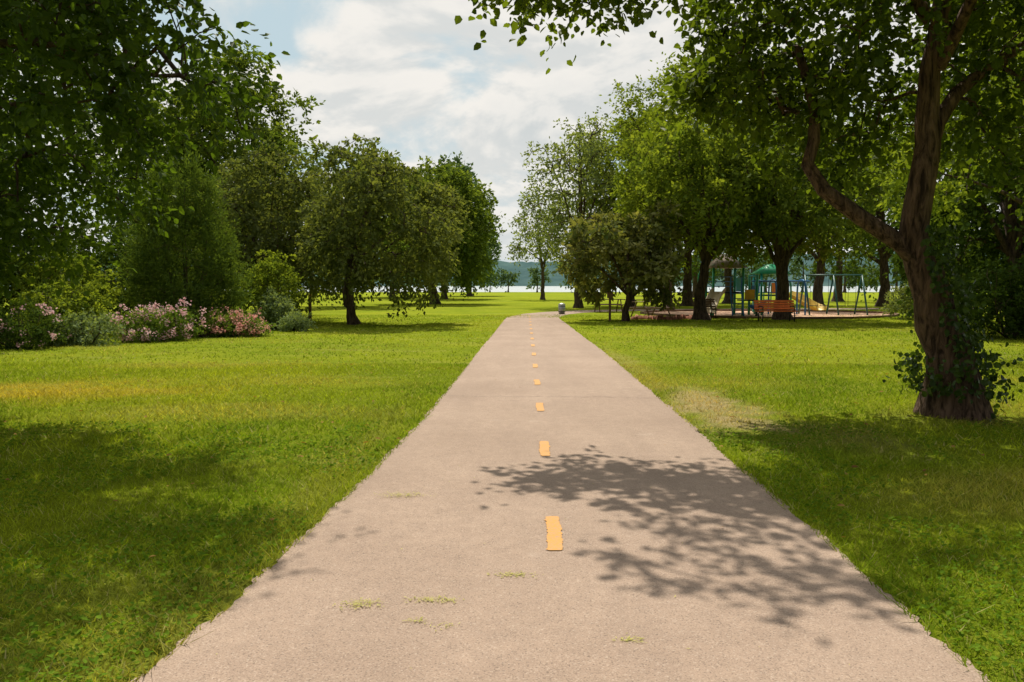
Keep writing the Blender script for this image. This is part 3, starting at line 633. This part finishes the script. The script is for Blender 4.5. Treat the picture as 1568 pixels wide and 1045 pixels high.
bench(11.5,34.6,1.8,M_redw,0.06); bench(9.3,38,1.1,M_wood,0.2)
def picnic(x,y,rot):
    e=empty('picnic_table',(x,y,0)); e.rotation_euler=(0,0,rot)
    for i in range(5): part_box(f'top_plank_{i+1}',e,(0,-.32+.16*i,.75),(1.8,.145,.04),M_wood)
    for s in (-1,1):
        for k in (0,1): part_box('bench_plank',e,(0,s*(.66+.15*k),.45),(1.8,.135,.04),M_wood)
        for q in (-1,1): part_tube('leg',e,[(s*.65,q*.75,0),(s*.65,q*.28,.73)],0.035,M_wood,6)
        part_box('cross_brace',e,(s*.65,0,.41),(.05,1.6,.06),M_wood)
picnic(5.6,46.3,.1); picnic(9.6,60,.3); picnic(6.9,39.6,.5)
e=empty('trash_can',(2.7,43.2,0))
part_tube('barrel',e,[(0,0,.02),(0,0,.50)],[.17,.19],M_metal,18); part_tube('lid',e,[(0,0,.50),(0,0,.54),(0,0,.6)],[.2,.195,.08],M_metal,18)
for z in (.12,.4): part_tube('hoop',e,[(0,0,z),(0,0,z+.03)],.195,M_dark,18)
e=empty('birdhouse_post',(4.3,35,0)); part_box('post',e,(0,0,.5),(.1,.1,1.04),M_wood); part_box('box',e,(0,0,1.14),(.24,.22,.26),M_wood); part_box('box_roof',e,(0,-.02,1.29),(.32,.3,.03),M_dark)
e=empty('trail_marker_post',(-9.0,35.5,0)); part_box('post',e,(0,0,.55),(.12,.12,1.14),M_wood); part_box('cap',e,(0,0,1.14),(.15,.15,.04),M_yel)
r=np.random.default_rng(8); V=[];F=[]
for i in range(40):
    x=5.6+3.2*i/39+r.normal(0,.04); y=36.6+0.5*math.sin(i*.25)+r.normal(0,.06); s=r.uniform(.07,.15); o=len(V)
    for (a,b2,c) in [(-1,-1,0),(1,-1,0),(1,1,0),(-1,1,0),(-.7,-.7,1),(.7,-.7,1),(.7,.7,1),(-.7,.7,1)]:
        V.append((x+a*s*r.uniform(.8,1.2),y+b2*s*r.uniform(.8,1.2),c*s*1.4*r.uniform(.8,1.2)))
    F+=[(o,o+1,o+5,o+4),(o+1,o+2,o+6,o+5),(o+2,o+3,o+7,o+6),(o+3,o,o+4,o+7),(o+4,o+5,o+6,o+7)]
quads('edging_stones',V,F,[M_stone])
M_clip=leafmat('dry_clippings',(0.30,0.30,0.08),(0.50,0.47,0.18),0.2)
VV=[]
for (x,y,sx,sy,n) in [(-.82,5.9,.10,.04,240),(-.75,3.85,.05,.03,170),(-.40,3.9,.07,.02,160),(.02,4.25,.07,.02,130),(.53,3.45,.03,.015,60),(-.45,3.65,.03,.015,40),(-.3,3.6,.03,.02,30),(0.2,6.4,1.2,2.5,70)]:
    VV.append(np.stack([rng.normal(x,sx,n),rng.normal(y,sy,n),np.full(n,.0215)],-1))
p=np.concatenate(VV); n=len(p); a=rng.uniform(0,6.28,n)
V,F,R=leaf_geo(p,rng.uniform(.008,.028,n),np.stack([np.cos(a),np.sin(a),rng.uniform(0,.2,n)],-1),np.tile([0,0,1.],(n,1)),.25,False,rng.uniform(0,1,n))
quads('grass_clippings',V,F,[M_clip],rnd=R)
M_fall=leafmat('fallen_leaf',(0.16,0.08,0.03),(0.34,0.22,0.07),0.2)
n=420; X=rng.uniform(-8,9,n); Y=rng.uniform(2.3,16,n); k=(~inpath(X,Y,0.0))|(rng.uniform(0,1,n)<0.08); X=X[k];Y=Y[k];n=len(X)
a=rng.uniform(0,6.28,n); ip=inpath(X,Y); Z=np.where(ip,0.024,0.045)
V,F,R=leaf_geo(np.stack([X,Y,Z],-1),rng.uniform(.03,.07,n)*np.where(ip,.5,1),np.stack([np.cos(a),np.sin(a),rng.uniform(0,.25,n)],-1),nrm(rng.normal(0,.25,(n,3))+[0,0,1.]),.6,True,rng.uniform(0,1,n))
quads('fallen_leaves',V,F,[M_fall],rnd=R)
